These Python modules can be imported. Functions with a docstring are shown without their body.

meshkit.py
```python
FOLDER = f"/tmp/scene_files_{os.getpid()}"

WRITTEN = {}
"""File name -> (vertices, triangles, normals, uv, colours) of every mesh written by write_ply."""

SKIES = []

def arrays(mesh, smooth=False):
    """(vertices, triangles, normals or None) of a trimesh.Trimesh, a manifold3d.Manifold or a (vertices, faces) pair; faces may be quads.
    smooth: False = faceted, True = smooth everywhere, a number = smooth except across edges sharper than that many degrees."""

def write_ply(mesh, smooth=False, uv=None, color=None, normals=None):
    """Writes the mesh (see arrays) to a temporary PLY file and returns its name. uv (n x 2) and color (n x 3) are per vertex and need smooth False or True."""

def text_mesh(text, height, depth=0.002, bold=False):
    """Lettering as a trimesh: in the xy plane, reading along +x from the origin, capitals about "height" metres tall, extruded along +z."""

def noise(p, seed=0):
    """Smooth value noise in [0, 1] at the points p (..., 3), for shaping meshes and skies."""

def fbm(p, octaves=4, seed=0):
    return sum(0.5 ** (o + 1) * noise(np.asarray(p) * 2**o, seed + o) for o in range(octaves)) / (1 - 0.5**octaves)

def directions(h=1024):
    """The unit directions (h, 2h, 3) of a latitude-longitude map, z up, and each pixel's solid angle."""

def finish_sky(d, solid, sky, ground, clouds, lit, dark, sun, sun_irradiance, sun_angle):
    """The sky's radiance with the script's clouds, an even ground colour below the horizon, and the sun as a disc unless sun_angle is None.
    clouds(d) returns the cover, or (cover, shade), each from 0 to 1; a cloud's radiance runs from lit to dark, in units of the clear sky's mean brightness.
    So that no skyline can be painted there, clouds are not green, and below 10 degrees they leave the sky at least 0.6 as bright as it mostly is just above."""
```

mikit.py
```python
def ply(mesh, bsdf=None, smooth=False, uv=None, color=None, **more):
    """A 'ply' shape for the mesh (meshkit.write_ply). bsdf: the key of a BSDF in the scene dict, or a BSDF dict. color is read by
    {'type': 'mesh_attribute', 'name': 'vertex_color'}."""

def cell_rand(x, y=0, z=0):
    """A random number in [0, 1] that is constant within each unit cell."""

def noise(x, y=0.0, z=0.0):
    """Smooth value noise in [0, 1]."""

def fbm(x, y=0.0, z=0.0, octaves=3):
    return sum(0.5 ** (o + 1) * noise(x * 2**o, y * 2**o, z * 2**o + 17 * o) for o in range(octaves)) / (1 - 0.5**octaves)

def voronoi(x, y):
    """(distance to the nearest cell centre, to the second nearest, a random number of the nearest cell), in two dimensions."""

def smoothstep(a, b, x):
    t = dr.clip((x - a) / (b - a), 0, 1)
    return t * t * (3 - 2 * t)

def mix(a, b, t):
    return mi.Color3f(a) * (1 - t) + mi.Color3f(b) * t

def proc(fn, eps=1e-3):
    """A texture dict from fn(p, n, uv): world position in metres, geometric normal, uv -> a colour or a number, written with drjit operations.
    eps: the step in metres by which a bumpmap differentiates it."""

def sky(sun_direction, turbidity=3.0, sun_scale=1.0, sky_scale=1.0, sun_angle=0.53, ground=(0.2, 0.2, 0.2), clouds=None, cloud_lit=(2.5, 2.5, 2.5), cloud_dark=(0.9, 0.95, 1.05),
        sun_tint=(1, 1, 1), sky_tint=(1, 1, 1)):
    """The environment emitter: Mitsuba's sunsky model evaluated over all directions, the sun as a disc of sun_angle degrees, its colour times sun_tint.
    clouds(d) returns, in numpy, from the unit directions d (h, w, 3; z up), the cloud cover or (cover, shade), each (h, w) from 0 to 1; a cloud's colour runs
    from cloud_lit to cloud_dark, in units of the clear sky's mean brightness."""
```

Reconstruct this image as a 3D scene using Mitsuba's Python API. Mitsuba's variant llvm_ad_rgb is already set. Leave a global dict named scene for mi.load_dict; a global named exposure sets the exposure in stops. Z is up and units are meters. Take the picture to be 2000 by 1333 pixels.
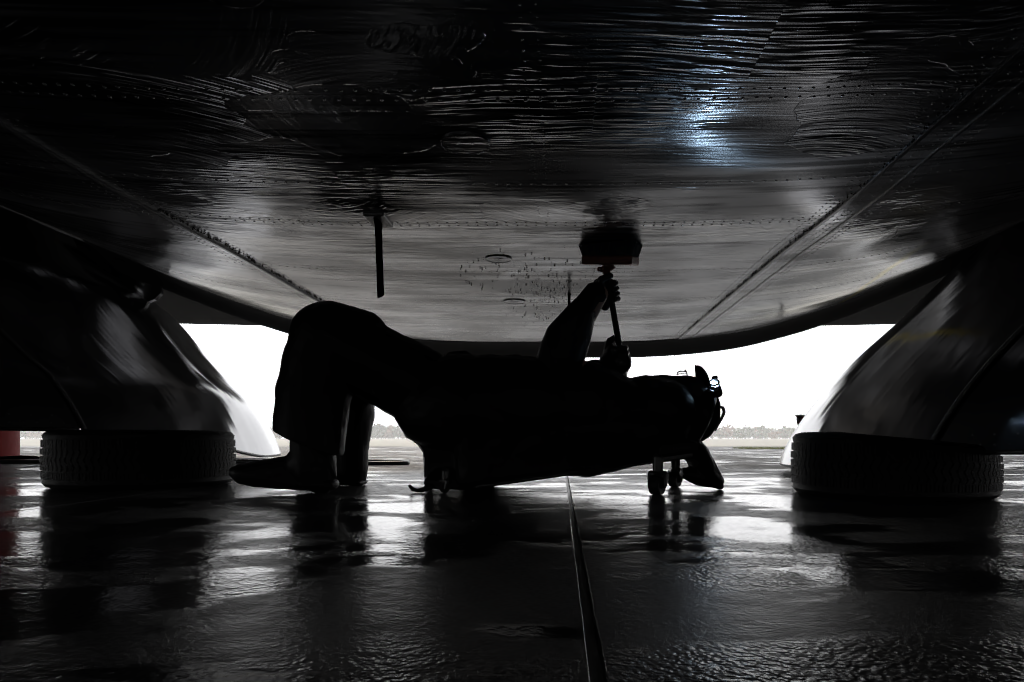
import math, random
import numpy as np, trimesh, manifold3d as m3, drjit as dr, mitsuba as mi
from scipy.interpolate import PchipInterpolator
import mikit, meshkit
from mikit import proc, noise, fbm, smoothstep, mix

# ------------------------------------------------------------------ camera, sky, exposure
CAM_H, F = 0.175, 1333.0            # camera height (m), focal length in photo pixels
PX, PY = 1095.0, 857.0              # where the aircraft's axis vanishes in the photo
T = mi.ScalarTransform4f
scene, labels = {}, {}
scene['haze_air'] = {'type': 'homogeneous', 'albedo': {'type': 'rgb', 'value': [.95, .95, .95]}, 'sigma_t': 0.0014}
scene['camera'] = {'type': 'perspective', 'fov': 2 * math.degrees(math.atan(1000 / F)), 'fov_axis': 'x',
                   'to_world': T().look_at(origin=[0, 0, CAM_H], target=[0, 1, CAM_H], up=[0, 0, 1]),
                   'principal_point_offset_x': -(PX - 1000) / 2000, 'principal_point_offset_y': -(PY - 666.5) / 1333,
                   'near_clip': 0.02, 'far_clip': 5000.0,
                   'medium': {'type': 'ref', 'id': 'haze_air'}}
scene['sky'] = mikit.sky([-0.25, 0.75, 0.6], turbidity=4, sun_scale=0.06, sun_angle=25, clouds=lambda d: (1.0, 0.15 * meshkit.fbm(d * 3.0, 4)),
                         cloud_lit=(2.5, 2.5, 2.52), cloud_dark=(1.6, 1.65, 1.7), ground=(.12, .12, .12))
exposure = 3.1

# ------------------------------------------------------------------ helpers
def W(x, v, d):
    """A point of the place, from where it was measured in the photo and its distance along the aircraft (m)."""
    return np.array([(x - PX) / F * d, d, CAM_H + (PY - v) / F * d])

def obj(key, mesh, mat, smooth=30, uv=None, color=None, **lab):
    n, k = 0, key
    while k in scene:
        n += 1; k = f'{key}_{n:03d}'
    scene[k] = mikit.ply(mesh, mat, smooth=smooth, uv=uv, color=color)
    if lab: labels[k] = lab
    return k

def tm(v, f): return trimesh.Trimesh(np.asarray(v, float), np.asarray(f, int), process=False)

def grid(P, closed_u=False):
    """P (nu, nv, 3) -> mesh of quads."""
    nu, nv = P.shape[:2]
    I = np.arange(nu * nv).reshape(nu, nv)
    J = np.vstack([I, I[:1]]) if closed_u else I
    q = np.stack([J[:-1, :-1], J[1:, :-1], J[1:, 1:], J[:-1, 1:]], -1).reshape(-1, 4)
    return tm(P.reshape(-1, 3), np.vstack([q[:, [0, 1, 2]], q[:, [0, 2, 3]]]))

ICO = trimesh.creation.icosphere(2).vertices
def hull(*balls):
    """Convex hull of balls (centre, radius) or (centre, radii)."""
    return m3.Manifold.hull_points(np.vstack([np.asarray(c) + ICO * np.asarray(r) for c, r in balls]))
def B(x, v, d, r, fy=1.0):
    """A ball measured at photo point x, v, distance d, radius r photo pixels; fy = depth factor."""
    s = r * d / F
    return W(x, v, d), (s, s * fy, s)
def chain(*balls): return [hull(a, b) for a, b in zip(balls, balls[1:])]
def union(parts): return m3.Manifold.batch_boolean(list(parts), m3.OpType.Add)
def to_tm(m):
    g = m.to_mesh()
    return trimesh.Trimesh(g.vert_properties[:, :3], g.tri_verts, process=True)
def soft(m, edge=0.012, it=12, wr=0.0, fr=14.0, seed=1):
    """Refined, smoothed, wrinkled skin of a union of hulls."""
    t = to_tm(m.refine_to_length(edge))
    trimesh.smoothing.filter_taubin(t, lamb=.5, nu=.51, iterations=it)
    if wr:
        p = t.vertices
        n1 = np.abs(meshkit.fbm(p * np.array([fr, fr, fr * .7]) + meshkit.noise(p * 6, seed + 5)[:, None] * 1.5, 3, seed) - .5) * 2
        t.vertices = p + t.vertex_normals * ((n1 - .35) * wr)[:, None]
    return t
def tube(pts, r, sides=10, cap=True):
    p = np.asarray(pts, float)
    t = np.gradient(p, axis=0); t /= np.linalg.norm(t, axis=1, keepdims=True)
    a = np.cross(t, [0.31, 0.2, 0.93] if abs(t[0, 2]) < .9 else [1, .2, 0]); a /= np.linalg.norm(a, axis=1, keepdims=True)
    b = np.cross(t, a)
    ang = np.arange(sides) * 2 * np.pi / sides
    rr = np.broadcast_to(r, (len(p),))[:, None, None]
    P = p[:, None] + rr * (np.cos(ang)[None, :, None] * a[:, None] + np.sin(ang)[None, :, None] * b[:, None])
    m = grid(P.transpose(1, 0, 2), closed_u=True)
    if cap:
        n = len(m.vertices); V = np.vstack([m.vertices, p[0], p[-1]]); L = len(p)
        f = [[n, ((i + 1) % sides) * L, i * L] for i in range(sides)] + [[n + 1, i * L + L - 1, ((i + 1) % sides) * L + L - 1] for i in range(sides)]
        m = tm(V, np.vstack([m.faces, f]))
    m.fix_normals()
    return m
def cyl(a, b, r, r2=None, n=24):
    a, b = np.asarray(a, float), np.asarray(b, float)
    return tube([a, a + (b - a) * .02, a + (b - a) * .98, b], [r * .9, r, r2 or r, (r2 or r) * .9], n)
def rbox(size, r=.004):
    s = np.asarray(size) / 2 - r
    return m3.Manifold.hull_points(np.vstack([np.array([i, j, k]) * s + ICO * r for i in (-1, 1) for j in (-1, 1) for k in (-1, 1)]))
def xf(m, M):
    t = to_tm(m) if hasattr(m, 'to_mesh') else m.copy()
    t.apply_transform(M); return t
def frame(o, xa, za):
    z = np.asarray(za, float); z /= np.linalg.norm(z)
    x = np.asarray(xa, float) - z * np.dot(xa, z); x /= np.linalg.norm(x)
    M = np.eye(4); M[:3, 0], M[:3, 1], M[:3, 2], M[:3, 3] = x, np.cross(z, x), z, o
    return M
cat = trimesh.util.concatenate
rng = np.random.default_rng(7)

# ------------------------------------------------------------------ materials
def pr(base, rough, **k):
    b = base if isinstance(base, dict) else {'type': 'rgb', 'value': list(base) if hasattr(base, '__len__') else [base] * 3}
    return {'type': 'principled', 'base_color': b, 'roughness': rough, **k}
def two(b): return {'type': 'twosided', 'bsdf': b}
def bump(b, fn, scale, eps=1e-3): return {'type': 'bumpmap', 'arbitrary': proc(fn, eps), 'scale': scale, 'bsdf': b}

def n2(x, y, k=0):
    """Smooth value noise in the plane, cheaper than the solid one."""
    x, y = mi.Float(x), mi.Float(y)
    i, j = dr.floor(x), dr.floor(y)
    u, v = x - i, y - j
    u, v = u * u * (3 - 2 * u), v * v * (3 - 2 * v)
    return dr.lerp(dr.lerp(mikit.cell_rand(i, j, k), mikit.cell_rand(i + 1, j, k), u), dr.lerp(mikit.cell_rand(i, j + 1, k), mikit.cell_rand(i + 1, j + 1, k), u), v)
def f2(x, y, k=0, octaves=3):
    return sum(.5 ** (o + 1) * n2(x * 2 ** o, y * 2 ** o, k + o) for o in range(octaves)) / (1 - .5 ** octaves)
# brush strokes on the wet belly: straight sweeps across the fuselage, and swung arcs at the places listed (centre, patch, size)
ARCS = [(-1.05, .70, -.78, 1.04, .34, .22), (-.95, 1.75, -.72, 1.32, .30, .17), (-.30, 1.55, -.30, 1.16, .16, .10), (-.20, 1.30, -.44, 1.36, .20, .12),
        (-.62, 1.62, -.60, 1.92, .24, .16), (.62, .86, .72, 1.06, .10, .09), (.55, 1.75, .60, 1.32, .14, .22), (-1.0, 1.6, -1.0, 1.95, .20, .18), (.12, 1.55, .02, 1.88, .20, .12),
        (-.75, .45, -.62, .80, .16, .10), (-.15, .52, -.28, .86, .18, .07), (-.42, .98, -.20, 1.06, .10, .06), (-.5, 2.35, -.42, 2.05, .14, .10), (.62, .55, .80, .82, .12, .10), (-.85, 2.3, -.82, 2.02, .12, .10)]
def stroke(p, n, uv):
    x, y = p.x, p.y
    w1, w2 = n2(x * 1.1, y * 2.2) - .5, n2(x * 8, y * 8, 3) - .5
    w3 = 1.5 * (f2(x * 5, y * 9, 61, 3) - .5)
    wob = .05 * w1 + .012 * w2
    lane = dr.floor(y * 4.2 + wob * 6)
    s = y + wob + .16 * (mikit.cell_rand(lane, dr.floor(x * 1.3 + 3 * mikit.cell_rand(lane, 8)), 5) - .5) * x
    a, r = mi.Float(x) * 1.0, mi.Float(s) * 1.0
    swung = mi.Float(x) * 0.0
    for i, (cx, cy, px, py, rx, ry) in enumerate(ARCS):
        e = dr.sqrt(dr.square((x - px) / rx) + dr.square((y - py) / ry)) + w3
        m = e < 1
        dx, dy = x - cx, y - cy
        r = dr.select(m, dr.sqrt(dx * dx + dy * dy) + i, r)
        a = dr.select(m, dr.atan2(dy, dx) * .5, a)
        swung = dr.select(m, mi.Float(1), swung)
    amp = .25 + .15 * swung + 1.6 * smoothstep(.34, .66, f2(a * 1.5, r * 4.5, 11, 3))
    h = (.24 * n2(r * 280, a * 16) + .24 * n2(r * 140, a * 9.5, 2) + .13 * n2(r * 66, a * 6.5, 7)) * amp * (.65 + .35 * smoothstep(.9, 1.4, y))
    h = h * (1 + .15 * swung)
    soft_ = .22 * n2(r * 15, a * 3.2, 8) + .15 * n2(r * 38, a * 4.2, 9) * amp + .35 * n2(x * 5.5, y * 9, 10)
    calm = smoothstep(1.05, .85, dr.sqrt(dr.square((x + .02) / .3) + dr.square((y - 2.55) / .45)) + .25 * w2)
    return (h * (1 - .72 * smoothstep(1.15, 2.5, y)) + soft_ * (1 - .35 * smoothstep(1.4, 3.0, y))) * (1 - .9 * calm) * (1 - .8 * smoothstep(1.9, 2.5, y) * (smoothstep(-1.15, -1.35, x) + smoothstep(.95, 1.2, x)))
def belly_rough(p, n, uv):
    return .08 + .09 * smoothstep(.35, .62, f2(p.x * 1.3, p.y * 2.6, 1, 3)) + .06 * n2(p.y * 70, p.x * 2.5, 44) + .045 * smoothstep(1.9, 1.4, p.y)
def belly_col(p, n, uv):
    s_ = p.y + .05 * (n2(p.x * 1.1, p.y * 2.2) - .5)
    film = smoothstep(.34, .66, .36 * n2(s_ * 46, p.x * 3.2, 41) + .3 * n2(s_ * 120, p.x * 5.5, 42) + 1.1 * (f2(p.x * 1.9, p.y * 3.2, 43, 4) - .5) + .17)
    c = mix([.36, .36, .37], [.05, .05, .052], film)
    st = smoothstep(.035, .0, dr.abs(p.x - 1.50 - .20 * (p.y - 3.2) + .05 * n2(p.y * 3, 0))) * smoothstep(2.4, 2.9, p.y) * smoothstep(4.3, 3.9, p.y)
    return mix(c, [.50, .40, .06], .8 * st)
scene['belly_paint'] = two(bump(pr(proc(belly_col), proc(belly_rough), anisotropic=.97, specular=.5, metallic=.95), stroke, .0024, 1e-3))
def dull_bump(p, n, uv): return fbm(p.x * 30, p.y * 8, p.z * 30, 3)
scene['dull_paint'] = two(bump(pr(.02, .75, specular=.1), dull_bump, .0006))
def pod_bump(p, n, uv):
    a = uv.x
    return .05 * n2(a * 240, p.z * 4) + .24 * n2(a * 110, p.z * 2.2, 3) + .5 * n2(a * 45, p.z * 1.6, 8) + 4.5 * n2(a * 8, p.z * 5, 1)
def pod_rough(p, n, uv): return .06 + .10 * f2(uv.x * 14, p.z * 3, 2)
scene['pod_paint'] = two(bump(pr(proc(lambda p, n, uv: mix([.30, .30, .308], [.19, .19, .197], f2(uv.x * 10, p.z * 3))), proc(pod_rough), specular=.7, metallic=.95), pod_bump, .0022, 1e-3))
scene['edge_metal'] = two(pr(.22, .3, metallic=.6))
scene['cover_paint'] = two(pr([.2, .2, .21], .25, metallic=.6))
scene['rivet_paint'] = pr(.40, .16, metallic=.9)
scene['dark_gap'] = two(pr(.012, .7))
scene['antenna_paint'] = pr(.03, .2, specular=.8)
scene['tyre_rubber'] = bump(pr(.006, .6, specular=.1), lambda p, n, uv: fbm(p.x * 120, p.y * 120, p.z * 120, 2), .0005)
scene['wet_oilskin'] = bump(pr(.008, .5, specular=.18), lambda p, n, uv: fbm(p.x * 40, p.y * 40, p.z * 40, 3), .002)
scene['boot_rubber'] = bump(pr(.008, .5, specular=.15), lambda p, n, uv: fbm(p.x * 60, p.y * 60, p.z * 60, 2), .0008)
scene['glove_rubber'] = pr(.015, .35)
scene['skin'] = pr([.28, .17, .12], .5)
scene['cap_cloth'] = bump(pr(.014, .8, specular=.2), lambda p, n, uv: noise(p.x * 700, p.y * 700, p.z * 700), .0004)
scene['black_plastic'] = pr(.015, .3)
scene['dark_steel'] = pr(.08, .3, metallic=.6)
scene['brush_wood'] = bump(pr(proc(lambda p, n, uv: mix([.22, .06, .04], [.13, .045, .03], noise(p.x * 40, p.y * 200, p.z * 200))), .35), lambda p, n, uv: noise(p.x * 30, p.y * 300, p.z * 300), .0004)
scene['bristle_fibre'] = pr([.03, .04, .05], .5)
scene['pole_paint'] = pr(.02, .3)
scene['red_plastic'] = pr([.13, .004, .004], .6, specular=.15)
scene['water'] = {'type': 'dielectric', 'int_ior': 1.33}

# wet concrete: dark and grainy, wetter in broad zones, with thin water standing in small patches
def puddle(p):
    x, y = p.x, p.y
    return smoothstep(.49, .64, f2(x * 5.0 + 3.1, y * 8.5 + 1.7, 31, 5) + .34 * (f2(x * .9, y * 1.4 + 5, 3, 2) - .5) - .06 * smoothstep(2.2, 4.5, y))
def wet(p): return smoothstep(.43, .61, f2(p.x * 2.0 + 11.3, p.y * 4.2 + 4.1, 21, 4))
def g_col(p, n, uv):
    c = mix([.016, .016, .017], [.04, .04, .041], smoothstep(.3, .7, f2(p.x * 3, p.y * 3, 0, 4)))
    return c * (1 + .6 * (n2(p.x * 260, p.y * 260) - .5))
def g_rough(p, n, uv):
    return dr.lerp(.33 - .13 * wet(p) + .10 * n2(p.x * 40, p.y * 60, 9) + .30 * smoothstep(2.6, 4.5, p.y), .11 + .10 * smoothstep(3.5, 6., p.y), puddle(p))
def g_bump(p, n, uv):
    x, y = p.x, p.y
    q = puddle(p)
    grain = .34 * n2(x * 330, y * 300, 3) + .26 * n2(x * 150, y * 150, 2) + .16 * n2(x * 62, y * 68, 1) + .25 * n2(x * 16, y * 26, 12)
    film = .12 * n2(x * 20, y * 30, 5) + .09 * n2(x * 90, y * 100, 7) + .07 * n2(x * 260, y * 260, 4)
    return dr.lerp(grain * (.42 + .95 * wet(p)), film, q) - .12 * q + .6 * n2(x * 5, y * 8, 8)
scene['wet_concrete'] = bump(pr(proc(g_col), proc(g_rough), specular=.55), g_bump, .0020, 8e-4)
scene['joint_sealant'] = bump(pr(.01, .35), lambda p, n, uv: fbm(p.x * 90, p.y * 60, 0, 3), .003)
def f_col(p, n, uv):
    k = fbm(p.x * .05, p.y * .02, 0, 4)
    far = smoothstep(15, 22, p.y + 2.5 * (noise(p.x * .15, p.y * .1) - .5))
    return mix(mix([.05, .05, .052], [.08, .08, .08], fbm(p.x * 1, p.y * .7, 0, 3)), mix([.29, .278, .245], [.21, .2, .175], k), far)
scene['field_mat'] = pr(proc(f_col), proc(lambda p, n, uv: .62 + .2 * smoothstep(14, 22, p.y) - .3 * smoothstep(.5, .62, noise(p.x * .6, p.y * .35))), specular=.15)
scene['grass_blade'] = two(pr([.10, .11, .025], .6))
scene['autumn_leaf'] = two({'type': 'diffuse', 'reflectance': {'type': 'mesh_attribute', 'name': 'vertex_color'}})

# ------------------------------------------------------------------ ground
S = 3000.0
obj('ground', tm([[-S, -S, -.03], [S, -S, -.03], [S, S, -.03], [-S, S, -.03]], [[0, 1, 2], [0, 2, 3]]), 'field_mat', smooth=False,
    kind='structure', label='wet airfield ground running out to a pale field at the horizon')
XE, YE = [-14, -9.2, -5.2, -1.31, .028, 4.0, 8.2, 14], [-6., -1.3, 2.52, 6.3, 10.1, 13.9]
obj('apron', tm([[-14, -6, -.018], [14, -6, -.018], [14, 13.9, -.018], [-14, 13.9, -.018]], [[0, 1, 2], [0, 2, 3]]), 'joint_sealant', smooth=False,
    kind='structure', label='wet dark concrete apron of large slabs with black sealed joints')
for i in range(len(XE) - 1):
    for j in range(len(YE) - 1):
        gx0 = .0062 if XE[i] == .028 else .003
        gx1 = .0062 if XE[i + 1] == .028 else .003
        x0, x1, y0, y1 = XE[i] + gx0, XE[i + 1] - gx1, YE[j] + .004, YE[j + 1] - .004
        c = .0012; zz = [(0, -.02), (0, -c), (c * .4, -c * .35), (c, 0)]
        ny = max(2, int((y1 - y0) / .05)); ring = []
        P = []
        ys = np.linspace(0, 1, ny)
        jag = lambda s, t: .0009 * (meshkit.noise(np.c_[t * 25, t * 0 + s * 7, t * 0]) - .5) * 2
        ysr = y0 + (y1 - y0) * ys
        left = np.c_[x0 + jag(i, ysr), ysr]; right = np.c_[x1 - jag(i + .5, ysr[::-1]), ysr[::-1]]
        loop = np.vstack([left, right])[::-1]
        cen = np.array([(x0 + x1) / 2, (y0 + y1) / 2])
        for inset, z in zz:
            sgn = np.sign(cen - loop)
            q = loop + np.c_[sgn[:, 0] * inset, np.where((np.abs(loop[:, 1] - y0) < 1e-6) | (np.abs(loop[:, 1] - y1) < 1e-6), sgn[:, 1] * inset, 0)]
            P.append(np.c_[q, np.full(len(q), z)])
        m = grid(np.array(P).transpose(1, 0, 2), closed_u=True)
        top = np.array(P[-1]); n = len(top); half = n // 2
        base = len(m.vertices)
        idx = np.arange(n)
        tf = []
        for a in range(half - 1):
            b0, b1 = a, a + 1; c0, c1 = n - 1 - a, n - 2 - a
            tf += [[base + b0, base + b1, base + c1], [base + b0, base + c1, base + c0]]
        V = np.vstack([m.vertices, top]); Fc = np.vstack([m.faces, tf])
        mm = tm(V, Fc)
        if mm.face_normals[-1][2] < 0: mm.faces[-len(tf):] = mm.faces[-len(tf):][:, ::-1]
        obj('apron__slab', mm, 'wet_concrete', smooth=False)

# ------------------------------------------------------------------ aircraft belly
XC, HW = -.12, 2.15
XL, XR = XC - HW, XC + HW
LAPL, LAPR = -1.15, .76
def zbelly(X, y):
    r = np.clip(np.abs(X - XC) / HW, 0, 1)
    z = .80 + .33 * r ** 3.3
    z = z - .014 * np.exp(-((y - 1.80) / .38) ** 2) * np.clip(1.3 - r, 0, 1)
    z = z + .0016 * np.sin(2 * np.pi * (y - .2) / .41) * np.cos(2 * np.pi * X / .95) + .006 * (meshkit.fbm(np.stack([X * 1.3, y * .8, X * 0], -1), 2, 3) - .5)
    return z
def yend(X):
    r = np.abs(X - XC) / HW
    return 3.55 + 1.3 * (1 - r ** 5)
LIPW = .40
YR = [-24., -6., .25, 1.238, 1.95, None]
XR_ = [XL, LAPL, LAPR, XR]
for i in range(3):
    for j in range(len(YR) - 1):
        nx, ny = 60, 40
        xs = np.linspace(XR_[i] + (.001 if i else 0), XR_[i + 1] - (.001 if i < 2 else 0), nx)
        t = np.linspace(0, 1, ny)
        y1 = (yend(xs) - LIPW) if YR[j + 1] is None else np.full(nx, YR[j + 1] - .0015)
        Y = YR[j] + t[None, :] * (y1[:, None] - YR[j])
        X = np.repeat(xs[:, None], ny, 1)
        Z = zbelly(X, Y) - (.0035 if i != 1 else 0) 
        P = np.stack([X, Y, Z], -1)
        # folded edges give the sheet its thickness
        up = np.array([0, 0, .008])
        pieces = [P, np.stack([P[0], P[0] + up]), np.stack([P[-1] + up, P[-1]]), np.stack([P[:, 0] + up, P[:, 0]]).transpose(0, 1, 2), np.stack([P[:, -1], P[:, -1] + up])]
        m = cat([grid(q) for q in pieces])
        m.faces = m.faces[:, ::-1]
        uv = np.vstack([np.c_[q[..., 1].ravel(), q[..., 0].ravel()] for q in pieces])
        obj('airplane__skin_panel', m, 'belly_paint', smooth=True, uv=uv)
labels['airplane'] = dict(label='large grey aircraft overhead, wet scrubbed belly low above the apron', category='airplane')

# lip at the far end of the belly, then the tail wall going up
nx = 160
xs = np.linspace(XL, XR, nx)
rr = np.abs(xs - XC) / HW
drop = .05 + .05 * rr ** 2
prof = [(-LIPW - .02, 0, -.004), (-.36, .02, -.004), (-.28, .16, -.004), (-.2, .42, 0), (-.12, .74, 0), (-.06, .95, 0), (-.02, 1, 0), (.02, .97, 0), (.06, .8, 0), (.1, .4, .02), (.14, 0, .1), (.2, 0, .4), (.4, 0, 1.2), (1.6, 0, 1.9)]
P = []
for dy, k, dz in prof:
    y = yend(xs) + dy
    zb = zbelly(xs, np.minimum(y, yend(xs) - LIPW))
    P.append(np.stack([xs, y, zb - drop * k + dz], -1))
P = np.array(P).transpose(1, 0, 2)
m = grid(P); m.faces = m.faces[:, ::-1]
obj('airplane__belly_lip', m, 'dull_paint', smooth=True, uv=np.c_[P[..., 1].ravel(), P[..., 0].ravel()], label='dull dark lip closing the far end of the wet belly')

# fuselage sides and roof, above the belly edges
ang = np.linspace(0, np.pi, 40)
ys = np.array([-26, -20, -3, 0, 2, 3.4, 3.9, 5.0])
sc = np.array([1, 1, 1, 1, 1, 1, .95, .6])
P = np.array([np.c_[XC + HW * s * np.cos(ang), np.full(40, y), 1.11 + .02 + 2.6 * s * np.sin(ang)] for y, s in zip(ys, sc)])
m = grid(P); m.faces = m.faces[:, ::-1]
obj('airplane__fuselage', m, 'dull_paint', smooth=True)
# wings: thick slabs with rounded trailing edge behind and above the wheel fairings
def wing(s):
    root, tip = (XL - .002 if s < 0 else XR + .002), (XC + s * 15)
    xs = np.linspace(root, tip, 24)
    secs = []
    for x in xs:
        z0 = 1.405 + .012 * abs(x - root)
        te, le = 7.6 - .06 * abs(x - root), -22 + .3 * abs(x - root)
        pts = [(te, z0 + .03), (te - .04, z0), (te - .6, z0 - .03), (5, z0 - .05), (3.5, z0 - .06), (0, z0 - .08), (le + .6, z0 - .05), (le, z0 + .4), (le + .8, z0 + .75), (0, z0 + .8), (te - 1.5, z0 + .35), (te - .05, z0 + .1)]
        secs.append([(x, y, z) for y, z in pts])
    P = np.array(secs).transpose(1, 0, 2)
    m = grid(P, closed_u=True); m.fix_normals()
    return m
obj('airplane__wing', wing(-1), 'dull_paint', smooth=30)
obj('airplane__wing', wing(1), 'dull_paint', smooth=30)

# bright sealing strip along the belly's edges, running round into the lip
for s, X0 in ((-1, XL - .004), (1, XR + .004)):
    ys = np.linspace(-4, 3.5, 40)
    pts = np.c_[np.full(40, X0), ys, zbelly(np.full(40, X0), ys) - .006]
    obj('airplane__edge_strip', tube(pts, .012, 8), 'edge_metal')
# raised splice straps along both lap joints
def strap(X0, w, h, y0, y1):
    ys = np.linspace(y0, y1, 90)
    P = []
    for dx, dz in ((-w, .004), (-w, -h * .6), (-w * .8, -h), (w * .8, -h), (w, -h * .6), (w, .004)):
        X = np.full(90, X0 + dx); P.append(np.c_[X, ys, zbelly(X, ys) - .0035 + dz])
    m = grid(np.array(P)); m.fix_normals(); return m
obj('airplane__splice_strap', strap(LAPL, .006, .004, -3, 4.3), 'edge_metal', smooth=25)
obj('airplane__splice_strap', strap(LAPR, .006, .004, -3, 4.35), 'cover_paint', smooth=25)
obj('airplane__splice_strap', strap(LAPR + .075, .004, .003, -3, 4.3), 'edge_metal', smooth=25)

# rivet heads
dome = trimesh.creation.icosphere(1); dome.vertices *= [1, 1, .5]
dv, df = dome.vertices, dome.faces
spots = []
def row_x(y, x0, x1, st, off=0, r=.0036):
    for x in np.arange(x0, x1, st): spots.append((x + off + rng.normal() * .0008, y + rng.normal() * .0008, r))
def row_y(x, y0, y1, st, off=0, r=.0032):
    for y in np.arange(y0, y1, st): spots.append((x + rng.normal() * .0008, y + off + rng.normal() * .0008, r))
for y in (1.222, 1.256): row_x(y, XL + .1, XR - .1, .0265, .013 * (y > 1.23))
for y in (1.64, 1.935, 1.965, 2.55, 3.1): row_x(y, XL + .1, XR - .1, .028)
for y in (.60, .235): row_x(y, -1.2, 1.2, .03)
for x in (LAPL - .05, LAPL - .03, LAPL + .028, LAPL + .05, LAPR - .05, LAPR - .03, LAPR + .03, LAPR + .05, LAPR + .1, LAPR + .12): row_y(x, .6, 4.2, .026)
for x in (-.06, -.035): row_y(x, .5, 1.9, .03, r=.0022)
sp = np.array(spots)
sp = sp[sp[:, 1] < yend(sp[:, 0]) - LIPW - .02]
zz = zbelly(sp[:, 0], sp[:, 1]) - np.where((sp[:, 0] < LAPL) | (sp[:, 0] > LAPR), .0035, 0)
V = dv[None] * sp[:, 2, None, None] + np.c_[sp[:, :2], zz][:, None]
Fa = df[None] + (np.arange(len(sp)) * len(dv))[:, None, None]
obj('airplane__rivets', tm(V.reshape(-1, 3), Fa.reshape(-1, 3)), 'rivet_paint', smooth=True, kind='stuff', label='rows of small rivet heads along the belly seams')

# round access covers
def cover(X, y, R):
    z = zbelly(np.array(X), np.array(y)) - .002
    a = np.linspace(0, 2 * np.pi, 65)[:-1]
    prof = [(0, -.0015), (R * .28, -.0015), (R * .31, -.0022), (R * .36, -.0022), (R * .37, -.001), (R * .95, -.001), (R * .96, -.0024), (R, -.0024), (R * 1.01, .004)]
    P = np.array([[(X + r * np.cos(t), y + r * np.sin(t), z + dz) for r, dz in prof] for t in a])
    m = grid(P, closed_u=True); m.fix_normals()
    if m.face_normals[:, 2].mean() > 0: m.invert()
    return m
obj('airplane__access_cover', (c_ := cover(-.20, 1.43, .052)), 'belly_paint', smooth=False, uv=c_.vertices[:, [1, 0]], label='larger round access cover in the middle of the belly')
obj('airplane__access_cover', (c_ := cover(-.215, 2.36, .046)), 'belly_paint', smooth=False, uv=c_.vertices[:, [1, 0]], label='round access cover in the calm wet patch beyond')
obj('airplane__access_cover', (c_ := cover(-.21, 3.1, .05)), 'belly_paint', smooth=False, uv=c_.vertices[:, [1, 0]])
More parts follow.
